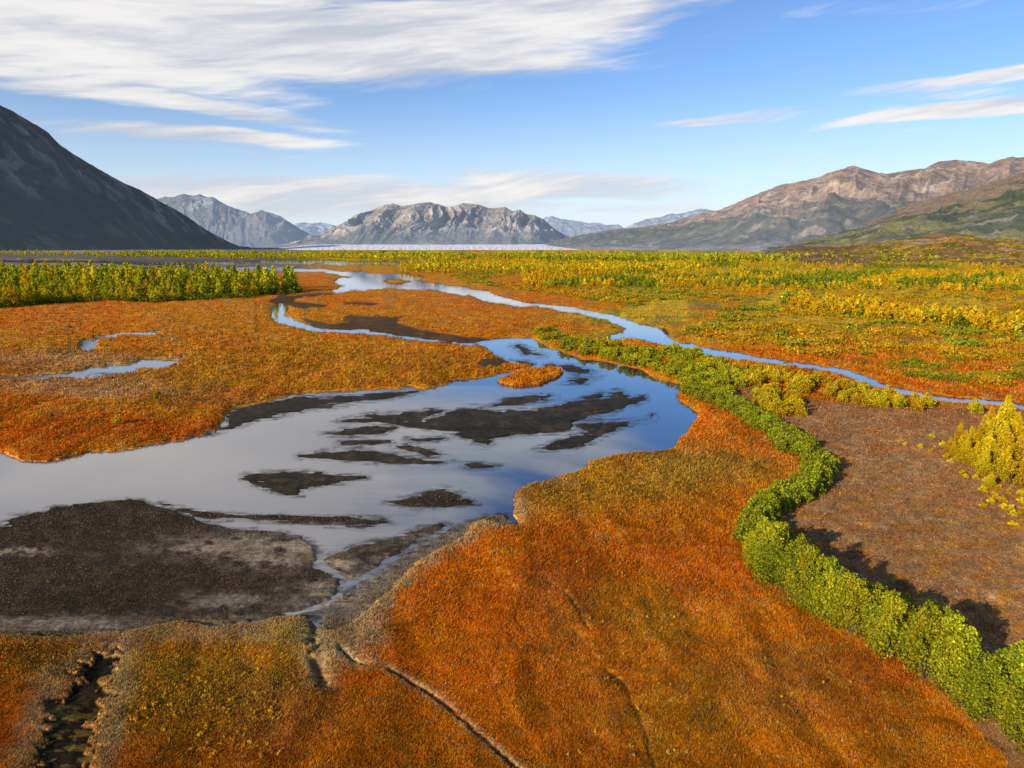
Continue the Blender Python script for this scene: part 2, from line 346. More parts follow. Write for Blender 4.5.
def rock_material(name, sc, haze=(.42, .55, .74)):
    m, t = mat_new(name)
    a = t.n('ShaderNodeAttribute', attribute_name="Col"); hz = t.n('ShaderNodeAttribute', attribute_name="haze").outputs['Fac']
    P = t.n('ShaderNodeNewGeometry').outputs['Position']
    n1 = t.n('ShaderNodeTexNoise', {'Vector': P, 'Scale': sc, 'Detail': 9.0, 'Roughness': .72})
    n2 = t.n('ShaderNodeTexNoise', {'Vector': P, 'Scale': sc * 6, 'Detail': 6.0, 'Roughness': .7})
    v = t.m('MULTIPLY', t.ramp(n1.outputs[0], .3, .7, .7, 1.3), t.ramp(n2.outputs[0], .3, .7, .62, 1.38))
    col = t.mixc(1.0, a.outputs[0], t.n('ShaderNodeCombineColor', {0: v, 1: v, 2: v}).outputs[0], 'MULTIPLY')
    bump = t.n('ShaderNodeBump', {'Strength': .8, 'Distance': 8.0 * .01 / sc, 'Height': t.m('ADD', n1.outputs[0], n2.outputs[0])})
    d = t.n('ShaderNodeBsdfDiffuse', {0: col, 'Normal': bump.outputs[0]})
    e = t.n('ShaderNodeEmission', {0: c4(haze), 1: 1.0})  # airlight painted in: the rock itself emits haze blue, amount per vertex
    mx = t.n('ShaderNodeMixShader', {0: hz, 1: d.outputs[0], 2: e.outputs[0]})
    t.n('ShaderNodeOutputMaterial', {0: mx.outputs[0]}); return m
M_ROCK = rock_material("mountain_rock", .004); M_NEARROCK = rock_material("hillside_rock", .03)

# ------------------------------------------------------------------ valley floor (one sheet)
def height(u, v, X, Y, W, B, V):
    n = fbm(X * .35, Y * .35, 3, 5); n2 = fbm(X * 1.3, Y * 1.3, 3, 8)
    sc = np.clip(Y / 60, .8, 6)
    land = .08 + .26 * ss(0, 9, -W) + .5 * ss(8, 60, -W) * (n - .3)
    bed = -.03 - .5 * ss(0, 5, W)
    z = np.where(W > 0, bed, land * ss(-.5, 1.5, -W) + .0)
    vt = v + (u - 500) * .07 * ss(380, 520, u); st = fbm(u / 46, vt / 2.1, 4, 411); st2 = vn(u / 5, vt / 1.2, 413)
    bar = -.048 + .12 * ss(-2.5, 3.5, B) + ((st - .5) * .30 + (st2 - .5) * .03) * ss(24, 3, B) * ss(-6, -1, B) + .05 * ss(5, 30, B)
    z = np.where((W > 0), np.maximum(bed, np.where(B > -6, bar, -9)), z)
    isl = -.05 + .45 * ss(-.5, 3, V)
    z = np.where(V > -2, np.maximum(z, isl), z)
    return z
def build_floor():
    ys = [-40.0]; 
    while ys[-1] < 2600:
        y = ys[-1]
        step = 1.0 * max(y, 6) ** 2 / (F * H) * 1.15 if y > 20 else 2.0
        if y > 20: step = max(step, .06)
        ys.append(y + max(min(step, 300), .05))
    ys += [3200, 4000, 5200, 7000, 10000, 15000, 24000, 40000]
    ys = np.array(ys)
    tt = np.concatenate([np.linspace(-3, -.82, 60)[:-1], np.linspace(-.82, .82, 1150), np.linspace(.82, 3, 60)[1:]])
    T, YY = np.meshgrid(tt, ys)
    XX = T * (YY + 12.0 * (YY > -1e9)); XX = T * np.where(YY > 10, YY + 4, 14)
    u, v = proj(XX, YY); u = np.where(YY < 10, 5000, u); v = np.where(YY < 10, 3000, v)
    sh = u.shape; u = u.ravel(); v = v.ravel(); X = XX.ravel(); Y = YY.ravel()
    W, B, V = water_fields(u, v)
    z = height(u, v, X, Y, W, B, V)
    hraw = z.copy(); far = ss(1500, 3000, Y); z = z * (1 - far) + .3 * far
    near = v < 1100
    col = np.tile(OCHRE, (len(u), 1)); f = np.zeros(len(u)); g = f.copy(); dk = f.copy()
    col[near], f[near], g[near], dk[near] = veg_colour(u[near], v[near])
    z = z - dk * .22 * (Y < 150) - g * .15
    mudn = fbm(u / 14, v / 5, 4, 60); lm = np.zeros(len(u))
    uw = u + (mudn - .5) * 50; vw = v + (fbm(u / 8, v / 4, 3, 61) - .5) * 12
    for (a, b, ra, rb) in LIGHTMUD: lm = np.maximum(lm, np.exp(-(((uw - a) / ra) ** 2 + ((vw - b) / rb) ** 2)))
    mud = mix(np.tile(MUD, (len(u), 1)), SAND * .8, np.clip(lm * 1.1, 0, 1) * ss(.3, .6, mudn + .1) * .8)
    gm = np.zeros(len(u))
    for (a, b, ra, rb) in GREYMUD: gm = np.maximum(gm, np.exp(-(((uw - a) / ra) ** 2 + ((vw - b) / rb) ** 2)))
    mud = mix(mud, GREY * [.48, .45, .41], np.clip(gm, 0, 1) * .65)
    mud = mix(mud, TWIG * .3, ss(.55, .7, mudn) * .3)
    im = ss(-1.5, 1.0, W + (mudn - .5) * 3) * (1 - ss(0, 1.5, V))
    # mudflat beside the creek and along the far channels, plus a painted bar of shade
    CM = mud_and_shade(u, v, mudn)
    cm = ss(-1.5, 1.5, CM) * .9
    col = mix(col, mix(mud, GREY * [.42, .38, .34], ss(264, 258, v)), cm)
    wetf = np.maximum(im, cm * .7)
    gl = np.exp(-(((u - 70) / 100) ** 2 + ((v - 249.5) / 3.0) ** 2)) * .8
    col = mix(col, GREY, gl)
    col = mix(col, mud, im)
    # damp dark rim of the banks
    rim = np.exp(-((W + 1.0) / 1.2) ** 2) * (v > 300); col = mix(col, TAN * .9, rim * .35 * (v > 420))
    V3 = np.stack([X, Y, z], 1)
    me = mesh_np("valley_floor", V3, grid_faces(*sh), M_GROUND, col, {"wet": wetf}, smooth=True)
    tag(link("ground", me), kind="structure")
    rows = np.flatnonzero((ys > 12) & (ys < 2600))[::2]; cols = np.arange(len(tt))[::2]
    ix = np.ix_(rows, cols); sub = lambda a: a.reshape(sh)[ix].ravel()
    hw = sub(hraw); uw = sub(u); vw = sub(v); Xw = sub(X); Yw = sub(Y); Bw = sub(B)
    stw = fbm(uw / 40, vw / 2.0, 4, 71)
    shal = ss(-.10, .0, hw) * .9 + .55 * ss(-9, 0, Bw + (stw - .5) * 22) * (uw < 640)
    silt_sky_tone = .9 * ss(560, 380, uw + (vw - 430) * .6 + (stw - .5) * 120) * (vw > 385); silt_sky_tone = np.maximum(silt_sky_tone, .8 * (uw < 260) * (vw > 325)); silt_sky_tone = np.maximum(silt_sky_tone, .35 * (vw < 335))  # silt, plus grey cloud and blue sky reflections painted in by position
    wme = mesh_np("river_water", np.stack([Xw, Yw, 0 * Xw], 1), grid_faces(len(rows), len(cols)), M_WATER, None, {"shallow": np.clip(shal, 0, 1), "silt_sky_tone": silt_sky_tone}, smooth=True)
    tag(link("river", wme), kind="structure")
build_floor()

# ------------------------------------------------------------------ sedge and grass (stuff)
def build_grass():
    n = 900000
    v = 246 + 560 * RNG.random(n) ** .8; u = RNG.uniform(-60, 1084, n)
    k = v > 275; u, v = u[k], v[k]
    X, Y = ground_at(u, v)
    W, B, V = water_fields(u, v)
    onland = (W < np.where(v < 420, -2.6, -1.0) * (1 - .0 * v)) | (V > .5)
    col, f, g, dk = veg_colour(u, v)
    apd = linedist(APRON, u + (fbm(u / 20, v / 9, 3, 15) - .5) * 22, v, 60, 1.6)
    onbar = (W > 0) & (B > 1.5) & (v > 495) & ((RNG.random(len(u)) < .42) | (apd < 12)) & (V < 0) & ((apd > 34) | (RNG.random(len(u)) < np.exp(-(apd / 20) ** 2)))
    lm = (u > 320) & (v > 540)
    z = height(u, v, X, Y, W, B, V) - dk * .35 * (Y < 150) - g * .35
    keep = (onland | onbar) & ~((g > .5) & (RNG.random(len(u)) > .25)) & ~((dk > .5) & (RNG.random(len(u)) > .3))
    keep &= RNG.random(len(u)) < np.where(v < 350, .5, 1)
    lmm = np.zeros(len(u))
    for (a, b, ra, rb) in LIGHTMUD: lmm = np.maximum(lmm, np.exp(-(((u - a) / ra) ** 2 + ((v - b) / rb) ** 2)))
    keep &= mud_and_shade(u, v, fbm(u / 14, v / 5, 4, 60)) < 0
    keep &= ~(onbar & (apd > 26) & (RNG.random(len(u)) < lmm * 1.3))
    u, v, X, Y, z, col, f, g, onbar, apd = [a[keep] for a in (u, v, X, Y, z, col, f, g, onbar, apd)]
    N = len(u); print("tufts", N)
    hgt = np.clip(Y * .0030, .085, .36) * RNG.uniform(.6, 1.4, N) * np.where(f > .5, .55, 1) * np.where(onbar, .5, 1)
    hgt *= .8 + .5 * fbm(u / 20, v / 9, 3, 99)
    bright = np.exp(RNG.normal(0, .26, N))
    col = np.where(onbar[:, None], mix(np.tile(MUD * 1.8, (N, 1)), TWIG * .8, RNG.random(N) ** 2), col)
    sp = RNG.random(N)                                       # odd pale, yellow and dark tufts
    n1 = fbm(u / 40, v / 20, 3, 55)
    col = mix(col, np.where((f > .5)[:, None], TWIG * 1.2, YEL * .9), ((sp < .08) & ~onbar) * RNG.uniform(.2, .9, N))
    col = mix(col, TAN * 1.1, ((sp > .965) & ~onbar) * .7)
    sel = (sp > .80) & (sp < .96) & ~onbar
    col = mix(col, DARK * 1.5, sel * RNG.uniform(.2, .8, N))
    # bottom left: strong yellow flecks over dark
    bl = np.exp(-(((u - 200) / 110) ** 2 + ((v - 705) / 60) ** 2)) + np.exp(-(((u - 30) / 60) ** 2 + ((v - 665) / 30) ** 2)) + .8 * np.exp(-(((u - 620) / 130) ** 2 + ((v - 492) / 26) ** 2))
    r = RNG.random(N)
    rgh = (.75 + .5 * fbm(u / 30, v / 16, 4, 66)) * (.8 + .4 * fbm(u / 9, v / 6, 2, 67)); col = col * rgh[:, None]
    fw = fbm(X / 1.1 + .12 * Y + 2 * fbm(X / 9, Y / 9, 3, 12), Y / 7.0 + X * .05, 4, 68); col = col * (1 + (f < .5) * (-.24 + .42 * ss(.32, .68, fw)))[:, None]; satn = np.clip(1 - 2.2 * col[:, 2] / (col[:, 0] + 1e-4), 0, 1) * (f < .5) * ~onbar; col[:, 1] *= 1 + satn * (-.18 + .22 * ss(.35, .65, fbm(X / 3.5, Y / 6, 4, 69)))
    ap = np.exp(-(np.maximum(apd - 2, 0) / 14) ** 2) * (RNG.random(N) < .75) * (v > 505)
    col = mix(col, TAN * .85, ap * .8)
    col = mix(col, YEL * 1.25, (r < .20) * np.clip(bl, 0, 1) * .9); col = mix(col, DARK * 1.6, (r > .45) * np.clip(bl, 0, 1) * .75)
    col = np.clip(col * bright[:, None], 0, .9)
    nb = 3
    wid = np.clip(Y * .00072, .018, .13)
    ang = RNG.uniform(0, 6.283, (N, nb)); rad = hgt[:, None] * RNG.uniform(.1, .55, (N, nb)) * np.where(f > .5, 2.6, 1)[:, None]
    bx = X[:, None] + np.cos(ang) * rad * .35; by = Y[:, None] + np.sin(ang) * rad * .35
    tx = X[:, None] + np.cos(ang) * rad + hgt[:, None] * .15; ty = Y[:, None] + np.sin(ang) * rad
    hh = hgt[:, None] * RNG.uniform(.6, 1.1, (N, nb)); wa = ang + 1.57 + RNG.normal(0, .4, (N, nb)); w = wid[:, None] * RNG.uniform(.6, 1.4, (N, nb))
    zz = np.broadcast_to(z[:, None], bx.shape)
    A = np.stack([bx - np.cos(wa) * w, by - np.sin(wa) * w, zz - .04], -1); Bq = np.stack([bx + np.cos(wa) * w, by + np.sin(wa) * w, zz - .04], -1)
    T = np.stack([tx, ty, zz + hh], -1)
    Vv = np.stack([A, Bq, T], 2).reshape(-1, 3)
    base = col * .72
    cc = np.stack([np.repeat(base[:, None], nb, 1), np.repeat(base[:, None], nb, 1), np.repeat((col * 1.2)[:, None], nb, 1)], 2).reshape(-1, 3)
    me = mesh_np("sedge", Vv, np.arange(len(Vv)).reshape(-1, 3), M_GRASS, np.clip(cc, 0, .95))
    tag(link("tundra_grass", me), "orange and ochre autumn sedge covering the valley floor", "grass", kind="stuff")
build_grass()

# ------------------------------------------------------------------ shrubs and trees
def leaves(P, size, cols, up=.3):
    """one small three-sided leaf clump per point"""
    N = len(P)
    a = RNG.normal(0, 1, (N, 3)); a /= np.linalg.norm(a, axis=1)[:, None]
    b = RNG.normal(0, 1, (N, 3)); b[:, 2] += up; b -= (a * b).sum(1)[:, None] * a; b /= np.linalg.norm(b, axis=1)[:, None]
    s = (size * RNG.uniform(.6, 1.3, N))[:, None]
    V = np.stack([P - a * s * .5, P + a * s * .5, P + b * s * 1.0, P - b * s * .5], 1).reshape(-1, 3)
    i = np.arange(N)[:, None] * 4
    Fq = np.hstack([i + 0, i + 3, i + 1, i + 2])
    return V, Fq, np.repeat(cols, 4, 0)
def bush_points(n, w, h, lobes, low=.15):
    cs = []
    for i in range(lobes):
        a = RNG.uniform(0, 6.28); r = w * .5 * math.sqrt(RNG.random()) * .8
        hh = h * (1 - .45 * (r / (w * .5)) ** 2) * RNG.uniform(.6, .95)
        rr = RNG.uniform(.18, .34) * w * .75
        cs.append((r * math.cos(a), r * math.sin(a), max(hh - rr * .7, rr * .5), rr))
    cs = np.array(cs); k = RNG.choice(lobes, n)
    d = RNG.normal(0, 1, (n, 3)); d /= np.linalg.norm(d, axis=1)[:, None]
    rad = cs[k, 3] * RNG.random(n) ** .35 * RNG.uniform(.75, 1.2, n)
    P = cs[k, :3] + d * rad[:, None] * [1, 1, 1.05]
    sk = RNG.random(n) < .28                                 # skirt of leaves down to the ground
    P[sk, 2] *= RNG.uniform(.1, .8, sk.sum())
    P[:, 2] = np.maximum(P[:, 2], low * h * RNG.random(n))
    # upright shoots that break the outline
    m = np.flatnonzero(RNG.random(n) < .22); q = cs[RNG.choice(lobes, len(m))]; tt = RNG.random(len(m))
    P[m, 2] = q[:, 2] + q[:, 3] * .5 + tt * RNG.random() * .24 * h; jit = .08 * w * (1.1 - tt)
    P[m, 0] = q[:, 0] + RNG.normal(0, 1, len(m)) * jit; P[m, 1] = q[:, 1] + RNG.normal(0, 1, len(m)) * jit
    return P
def spire_points(n, w, h):
    t = RNG.random(n) ** .85
    lean = RNG.normal(0, .03, 2)
    r = w * .5 * (np.sin(np.clip(t * .92 + .06, 0, 1) ** .75 * math.pi) * .92 + .06) * (1 - t * .45) * (1 + .25 * np.sin(t * 23 + RNG.random() * 6))
    a = RNG.uniform(0, 6.28, n); q = RNG.random(n) ** .5
    bl = .75 + .35 * np.sin(a * 3 + t * 9)
    return np.stack([np.cos(a) * r * q * bl + lean[0] * t * h, np.sin(a) * r * q * bl + lean[1] * t * h, .06 * h + t * h * .94], 1)
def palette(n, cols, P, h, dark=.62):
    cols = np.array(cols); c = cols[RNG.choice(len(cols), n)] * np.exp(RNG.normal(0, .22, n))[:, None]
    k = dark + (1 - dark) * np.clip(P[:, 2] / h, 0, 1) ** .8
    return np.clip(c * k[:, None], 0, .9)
def stem_mesh(name, w, h, k=7, single=False):
    V = []; Fq = []
    for i in range(k):
        a = RNG.uniform(0, 6.28); r = RNG.uniform(.1, .42) * w * (0.0 if single and i == 0 else 1)
        z0 = 0 if not (single and i) else h * RNG.uniform(.15, .7)
        p0 = np.array([0, 0, z0 - (.05 if z0 == 0 else 0)]) + (np.array([math.cos(a), math.sin(a), 0]) * r * (.1 if not single else 0)); 
        p1 = np.array([math.cos(a) * r, math.sin(a) * r, min(h * .9, z0 + h * RNG.uniform(.25, .8)) if not (single and i == 0) else h * .93])
        if single and i: p1[2] = min(p1[2], z0 + .2 * h)
        r0 = (.022 * h if single and i == 0 else .010 * h); pts = [p0, (p0 + p1) / 2 + RNG.normal(0, .03 * w, 3) * [1, 1, 0], p1]; rs = [r0, r0 * .7, r0 * .25]
        base = len(V)
        for p, q in zip(pts, rs):
            for j in range(5): V.append(p + [q * math.cos(j * 1.2566), q * math.sin(j * 1.2566), 0])
        for s in range(2):
            for j in range(5):
                Fq.append([base + s * 5 + j, base + s * 5 + (j + 1) % 5, base + s * 5 + 5 + (j + 1) % 5, base + s * 5 + 5 + j])
    return mesh_np(name, np.array(V), Fq, M_BARK, smooth=True)
G1 = [(.28,.33,.020),(.38,.40,.022),(.18,.24,.022),(.46,.43,.022)]         # green willow
G2 = [(.58,.52,.022),(.47,.48,.028),(.66,.52,.02),(.34,.38,.022)]         # yellow-green
Y1 = [(.80,.55,.018),(.70,.52,.022),(.82,.48,.014),(.56,.46,.024)]
L1 = [(.40,.34,.022),(.30,.30,.022),(.50,.37,.02)]; L2 = [(.56,.37,.02),(.46,.34,.022),(.62,.34,.014)]; L3 = [(.62,.31,.012),(.52,.27,.014),(.66,.38,.016)]        # yellow
O1 = [(.78,.46,.014),(.74,.36,.014),(.80,.56,.018),(.56,.38,.024)]       # golden orange
D1 = [(.14,.18,.016),(.21,.24,.020),(.27,.29,.022),(.11,.14,.014)]       # dark green
def bush_mesh(name, n, w, h, pal, size, lobes=9):
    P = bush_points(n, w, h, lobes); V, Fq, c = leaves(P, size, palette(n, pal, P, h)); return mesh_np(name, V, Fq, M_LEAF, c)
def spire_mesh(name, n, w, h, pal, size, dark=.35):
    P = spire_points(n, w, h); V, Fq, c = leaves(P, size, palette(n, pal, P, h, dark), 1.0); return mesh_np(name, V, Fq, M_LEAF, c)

def place(templates, name, pts, labelf, cat, group, scf, parts=True):
    """templates: list of (stem mesh or None, foliage mesh); every shrub is its own object"""
    for i, (x, y, s) in enumerate(pts):
        st, fo = templates[RNG.integers(len(templates))]
        u, v = proj(x, y); s = s * RNG.uniform(.85, 1.15)
        if parts and st is not None:
            e = bpy.data.objects.new(name, None); C.objects.link(e); e.empty_display_size = .2
            link("crown" if "tree" in name else "foliage", fo, e); link("trunk" if "tree" in name else "stems", st, e)
        else:
            e = link(name, fo)
        e.location = (x, y, scf(x, y)); e.rotation_euler = (0, 0, RNG.uniform(0, 6.28)); e.scale = (s * RNG.uniform(.9, 1.1), s * RNG.uniform(.9, 1.1), s * RNG.uniform(.85, 1.2))
        tag(e, labelf(float(u), float(v)), cat, group)
def zf(x, y): return .30
def along(path, n, spread):
    P = [np.array(ground_at(a, b)) for a, b in path]; L = [0]
    for a, b in zip(P[:-1], P[1:]): L.append(L[-1] + np.linalg.norm(b - a))
    out = []
    for k in range(n):
        s = L[-1] * (k + RNG.random()) / n; i = max(j for j in range(len(L) - 1) if L[j] <= s)
        t = (s - L[i]) / (L[i + 1] - L[i]); q = P[i] * (1 - t) + P[i + 1] * t
        d = (P[i + 1] - P[i]); d /= np.linalg.norm(d); nn = np.array([-d[1], d[0]])
        q = q + nn * RNG.uniform(-spread, spread); out.append((q[0], q[1], 1.0))
    return out
def scatter_px(poly, n, keepf=None):
    P = np.array(poly, float); out = []
    while len(out) < n:
        u = RNG.uniform(P[:, 0].min(), P[:, 0].max(), 4 * n); v = RNG.uniform(P[:, 1].min(), P[:, 1].max(), 4 * n)
        m = inpoly(poly, u, v); W, B, V = water_fields(u, v); m &= (W < -1.5)
        if keepf is not None: m &= keepf(u, v)
        X, Y = ground_at(u[m], v[m]); out += [(a, b, 1.0) for a, b in zip(X, Y)]
        if not m.any(): break
    return out[:n]

# --- the sinuous willow hedge between orange meadow and brown field
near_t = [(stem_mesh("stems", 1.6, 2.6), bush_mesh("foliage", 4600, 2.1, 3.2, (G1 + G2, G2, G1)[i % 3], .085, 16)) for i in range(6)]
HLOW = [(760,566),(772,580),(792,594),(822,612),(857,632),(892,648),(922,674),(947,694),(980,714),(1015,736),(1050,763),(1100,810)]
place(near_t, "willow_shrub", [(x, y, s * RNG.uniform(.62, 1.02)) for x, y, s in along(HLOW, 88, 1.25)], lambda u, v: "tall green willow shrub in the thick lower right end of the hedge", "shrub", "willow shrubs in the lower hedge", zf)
HMID = [(814,468),(820,478),(815,490),(797,501),(779,511),(765,520),(758,531),(757,546),(762,560)]
mid_t = [(stem_mesh("stems", 1.5, 1.8), bush_mesh("foliage", 1500, 2.2, 1.9, G1 + G2[:1], .125, 11)) for i in range(4)]
place(mid_t, "willow_shrub", [(x, y, s * .92) for x, y, s in along(HMID, 46, .7)], lambda u, v: "rounded green willow shrub on the S-shaped bend of the hedge", "shrub", "willow shrubs on the hedge bend", zf)
HUP = [(688,393),(705,400),(725,408),(745,418),(762,429),(780,440),(793,450),(804,461)]
up_t = [(stem_mesh("stems", 1.5, 1.2), bush_mesh("foliage", 1100, 2.2, 1.3, G1 + L1[:1], .14, 11)) for i in range(4)]
place(up_t, "willow_shrub", along(HUP, 76, 1.4), lambda u, v: "low dark green willow shrub in the straight upper stretch of the hedge", "shrub", "willow shrubs in the upper hedge", zf)
# --- bank of green shrubs beside the river bend
BANK = [(532,333),(548,330),(560,340),(600,346),(640,352),(672,352),(690,350),(705,362),(735,370),(752,382),(745,392),(728,402),(700,398),(688,388),(680,381),(650,371),(625,366),(590,359),(558,351),(545,343)]
bank_t = [(None, bush_mesh("shrub", 520, 3.0, 1.9, p, .22, 8)) for p in (G1, G1 + G2, G2, G1 + Y1, G2)]
place(bank_t, "riverside_shrub", [(x, y, RNG.uniform(.5, .85)) for x, y, s in scatter_px(BANK, 298)], lambda u, v: "green leafy shrub crowding the outer bank of the river bend", "shrub", "shrubs along the river bend", zf, False)
# --- yellow willows between narrow channel and brown field
YEL_P = [(700,372),(745,370),(800,381),(850,392),(880,401),(900,406),(960,412),(985,415),(965,419),(900,414),(850,406),(815,402),(795,404),(800,420),(772,422),(755,408),(758,396),(735,384)]
yel_t = [(None, bush_mesh("shrub", 520, 2.0, 2.2, p, .20, 12)) for p in (Y1, G2 + Y1, Y1 + O1, Y1)]
place(yel_t, "yellow_willow", [(x, y, .8) for x, y, s in scatter_px(YEL_P, 165, lambda u, v: fbm(u / 16, v / 6, 3, 808) > .47)], lambda u, v: "bright yellow willow clump between the narrow channel and the brown field", "shrub", "yellow willows above the brown field", zf, False)
# --- golden poplar clump at the right edge
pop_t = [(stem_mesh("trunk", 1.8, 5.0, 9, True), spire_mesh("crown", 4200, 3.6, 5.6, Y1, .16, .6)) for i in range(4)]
pps = [(1003,470,1.0),(985,462,.72),(1020,474,.95),(965,452,.5),(972,468,.55),(1036,470,.8),(990,480,.6),(1012,486,.65),(1050,480,.9),(955,458,.36),(1030,492,.5),(998,494,.34),(978,448,.42),(1018,452,.6),(1040,455,.7),(994,474,.8),(1010,478,.8),(982,472,.6),(1026,482,.85),(970,462,.6),(962,462,.42),(1006,458,.9),(992,456,.7)]
for i, (u, v, s) in enumerate(pps):
    x, y = ground_at(u, v)
    lab = "tallest yellow poplar tree, at the centre of the clump on the right edge" if i == 0 else "smaller bright yellow poplar tree in the clump on the right edge"
    x = float(x) - .8; place(pop_t, "poplar_tree", [(float(x), float(y), s * .92)], lambda a, b, L=lab: L, "tree", None if i == 0 else "yellow poplars on the right edge", zf)
sm_t = [(None, bush_mesh("shrub", 300, .45, .5, Y1, .15, 12)) for i in range(3)]
YS = [(985,492),(994,500),(1002,507),(1010,515),(1018,520),(1024,511),(1008,498),(990,508),(975,485),(962,480),(950,468),(942,450),(930,440),(920,452),(905,449),(1016,534),(1030,525),(1000,478),(945,462),(1020,500)]
YS = YS + [(a + RNG.normal(0, 5), b + RNG.normal(0, 3)) for a, b in YS]
place(sm_t, "yellow_willow", [(float(ground_at(a, b)[0]), float(ground_at(a, b)[1]), 1.0) for a, b in YS], lambda u, v: "tiny yellow willow sprouting on the brown field near the poplar clump", "shrub", "small yellow willows on the brown field", zf, False)
# --- yellow seedlings in the orange meadow
sd_t = [(None, bush_mesh("seedling", 34, .15, .30, [(.75,.52,.09),(.75,.50,.05),(.65,.5,.1)], .05, 2)) for i in range(4)]
sd = scatter_px([(560,560),(700,580),(800,640),(960,768),(560,768),(520,700)], 135)
place(sd_t, "willow_seedling", sd, lambda u, v: "pale yellow willow seedling dotted in the orange meadow below the hedge", "seedling", "pale seedlings in the orange meadow", zf, False)
sd_t2 = [(None, bush_mesh("seedling", 40, .18, .24, [(.85,.48,.02),(.80,.40,.02)], .06, 3)) for i in range(3)]
sd = scatter_px([(130,680),(230,640),(300,690),(300,768),(120,768)], 165)
place(sd_t2, "willow_seedling", sd, lambda u, v: "golden yellow willow seedling in the dark sedge at bottom left", "seedling", "golden seedlings at bottom left", zf, False)
x, y = ground_at(157, 401); place(yel_t[1:2], "lone_willow", [(float(x), float(y), .62)], lambda u, v: "lone yellow-green willow in the orange meadow left of the river", "shrub", None, zf, False)
x, y = ground_at(118, 428); place(yel_t[2:3], "golden_willow", [(float(x), float(y), .55)], lambda u, v: "small golden willow on the red bank at the water's left edge", "shrub", None, zf, False)
# --- dense grove on the left
GROVE = [(-90,315),(0,309),(60,304),(110,301),(150,303),(200,300),(250,297),(296,293),(303,288),(290,287),(240,286),(160,281),(60,278),(-90,280)]
gr_t = [(stem_mesh("trunk", 3, 8, 6, True), spire_mesh("crown", 1000, 6.6, 7.4, p, .40, .62)) for p in (G2, G2 + Y1, G2, Y1 + G2, G1 + G2, Y1)]
gp = scatter_px(GROVE, 1050); gp.sort(key=lambda p: p[1])
front = gp[:300]; rest = gp[300:]
place(gr_t, "sapling_tree", [(x, y, RNG.uniform(.42, .92)) for x, y, s in front], lambda u, v: "yellow-green narrow sapling tree in the dense grove on the left", "tree", "saplings in the left grove", zf)
def merge(items, name, label, cat, tmpl):
    Vs = []; Fs = []; Cs = []; off = 0
    for (x, y, s, z) in items:
        V, Fq, c = tmpl[RNG.integers(len(tmpl))]
        a = RNG.uniform(0, 6.28); ca, sa = math.cos(a), math.sin(a)
        Vr = np.stack([V[:, 0] * ca - V[:, 1] * sa, V[:, 0] * sa + V[:, 1] * ca, V[:, 2] * RNG.uniform(.8, 1.25)], 1) * s + [x, y, z]
        Vs.append(Vr); Fs.append(Fq + off); Cs.append(np.clip(c * math.exp(RNG.normal(0, .15)), 0, .9)); off += len(V)
    me = mesh_np(name, np.vstack(Vs), np.vstack(Fs), M_GRASS, np.vstack(Cs))
    tag(link(name, me), label, cat, kind="stuff")
def tmp_spire(n, w, h, pal, size, dark=.35):
    P = spire_points(n, w, h); return leaves(P, size, palette(n, pal, P, h, dark), 1.0)
def tmp_bush(n, w, h, pal, size):
    P = bush_points(n, w, h, 5); return leaves(P, size, palette(n, pal, P, h))
merge([(x, y, RNG.uniform(.8, 1.3), .2) for x, y, s in rest], "grove_growth", "mass of yellow-green saplings filling the back of the left grove", "trees", [tmp_spire(220, 6, 7.6, p, .55, .6) for p in (G2, Y1, G2, G1)])
gb = scatter_px([(-90,318),(0,310),(60,305),(110,302),(150,304),(200,301.5),(250,298.5),(297,295),(303,289),(250,293),(150,298),(0,304),(-90,308)], 420)
merge([(x, y, RNG.uniform(.7, 1.2), .1) for x, y, s in gb], "undergrowth", "dark green undergrowth along the front foot of the left grove", "undergrowth", [tmp_bush(60, 4, 2.4, D1, .55) for i in range(4)])

# --- scrub on the wide plain to the right
def plain_points():
    n = 42000
    v = 256 + 150 * RNG.random(n) ** 1.5; u = RNG.uniform(330, 1150, n)
    lim = np.interp(u, [330,420,470,520,620,660,700,800,900,1024,1150], [262,268,285,292,306,315,340,358,380,392,398])
    m = v < lim - 1
    W, B, V = water_fields(u, v); m &= W < -4
    band = fbm(u / 75, v / 5, 4, 130)
    dens = ss(.42, .56, band) * ss(340, 290, v) * .8 + ss(.53, .60, band) * .6
    row = np.exp(-((v - np.interp(u, [330,700,820,900,1024,1150], [280,285,310,318,332,345])) / 6) ** 2) * (u > 780)
    row2 = np.exp(-((v - 281 - (u - 700) * .01) / 9) ** 2) * (u > 520); row3 = np.exp(-((v - 262) / 6) ** 2)
    dens = np.clip(dens + row * .9 + row2 * .8 + row3, 0, 1)
    m &= RNG.random(n) < dens
    u, v, band = u[m], v[m], band[m]
    gg = fbm(u / 40, v / 4, 3, 140)
    X, Y = ground_at(u, v); kind = np.where(gg > .60, 0, np.where(gg > .53, 1, np.where(gg > .40, 2, 3)))
    low = (row + row2 + row3)[m] < .35
    return X, Y, u, v, kind, low
X, Y, U, Vv, K, LOW = plain_points()
order = np.argsort(Y); print("plain scrub", len(order))
pals = [G1 + D1, G2 + L1, Y1 + O1, O1]; lpals = [G1 + L1, L1, L2, L3]
pl_t = {(k, l): [(None, (bush_mesh("shrub", 520, 4.2, 1.4, lpals[k], .24, 8) if l else spire_mesh("sapling", 420, 3.4, 4.0, pals[k], .30, .5)))] * 1 for k in range(4) for l in (0, 1)}
pm_t = {(k, l): [(tmp_bush(100, 4.2, 1.4, lpals[k], .42) if l else tmp_spire(80, 4.2, 3.8, pals[k], .55, .55)) for q in range(3)] for k in range(4) for l in (0, 1)}
cn = ["green", "yellow-green", "yellow", "golden orange"]
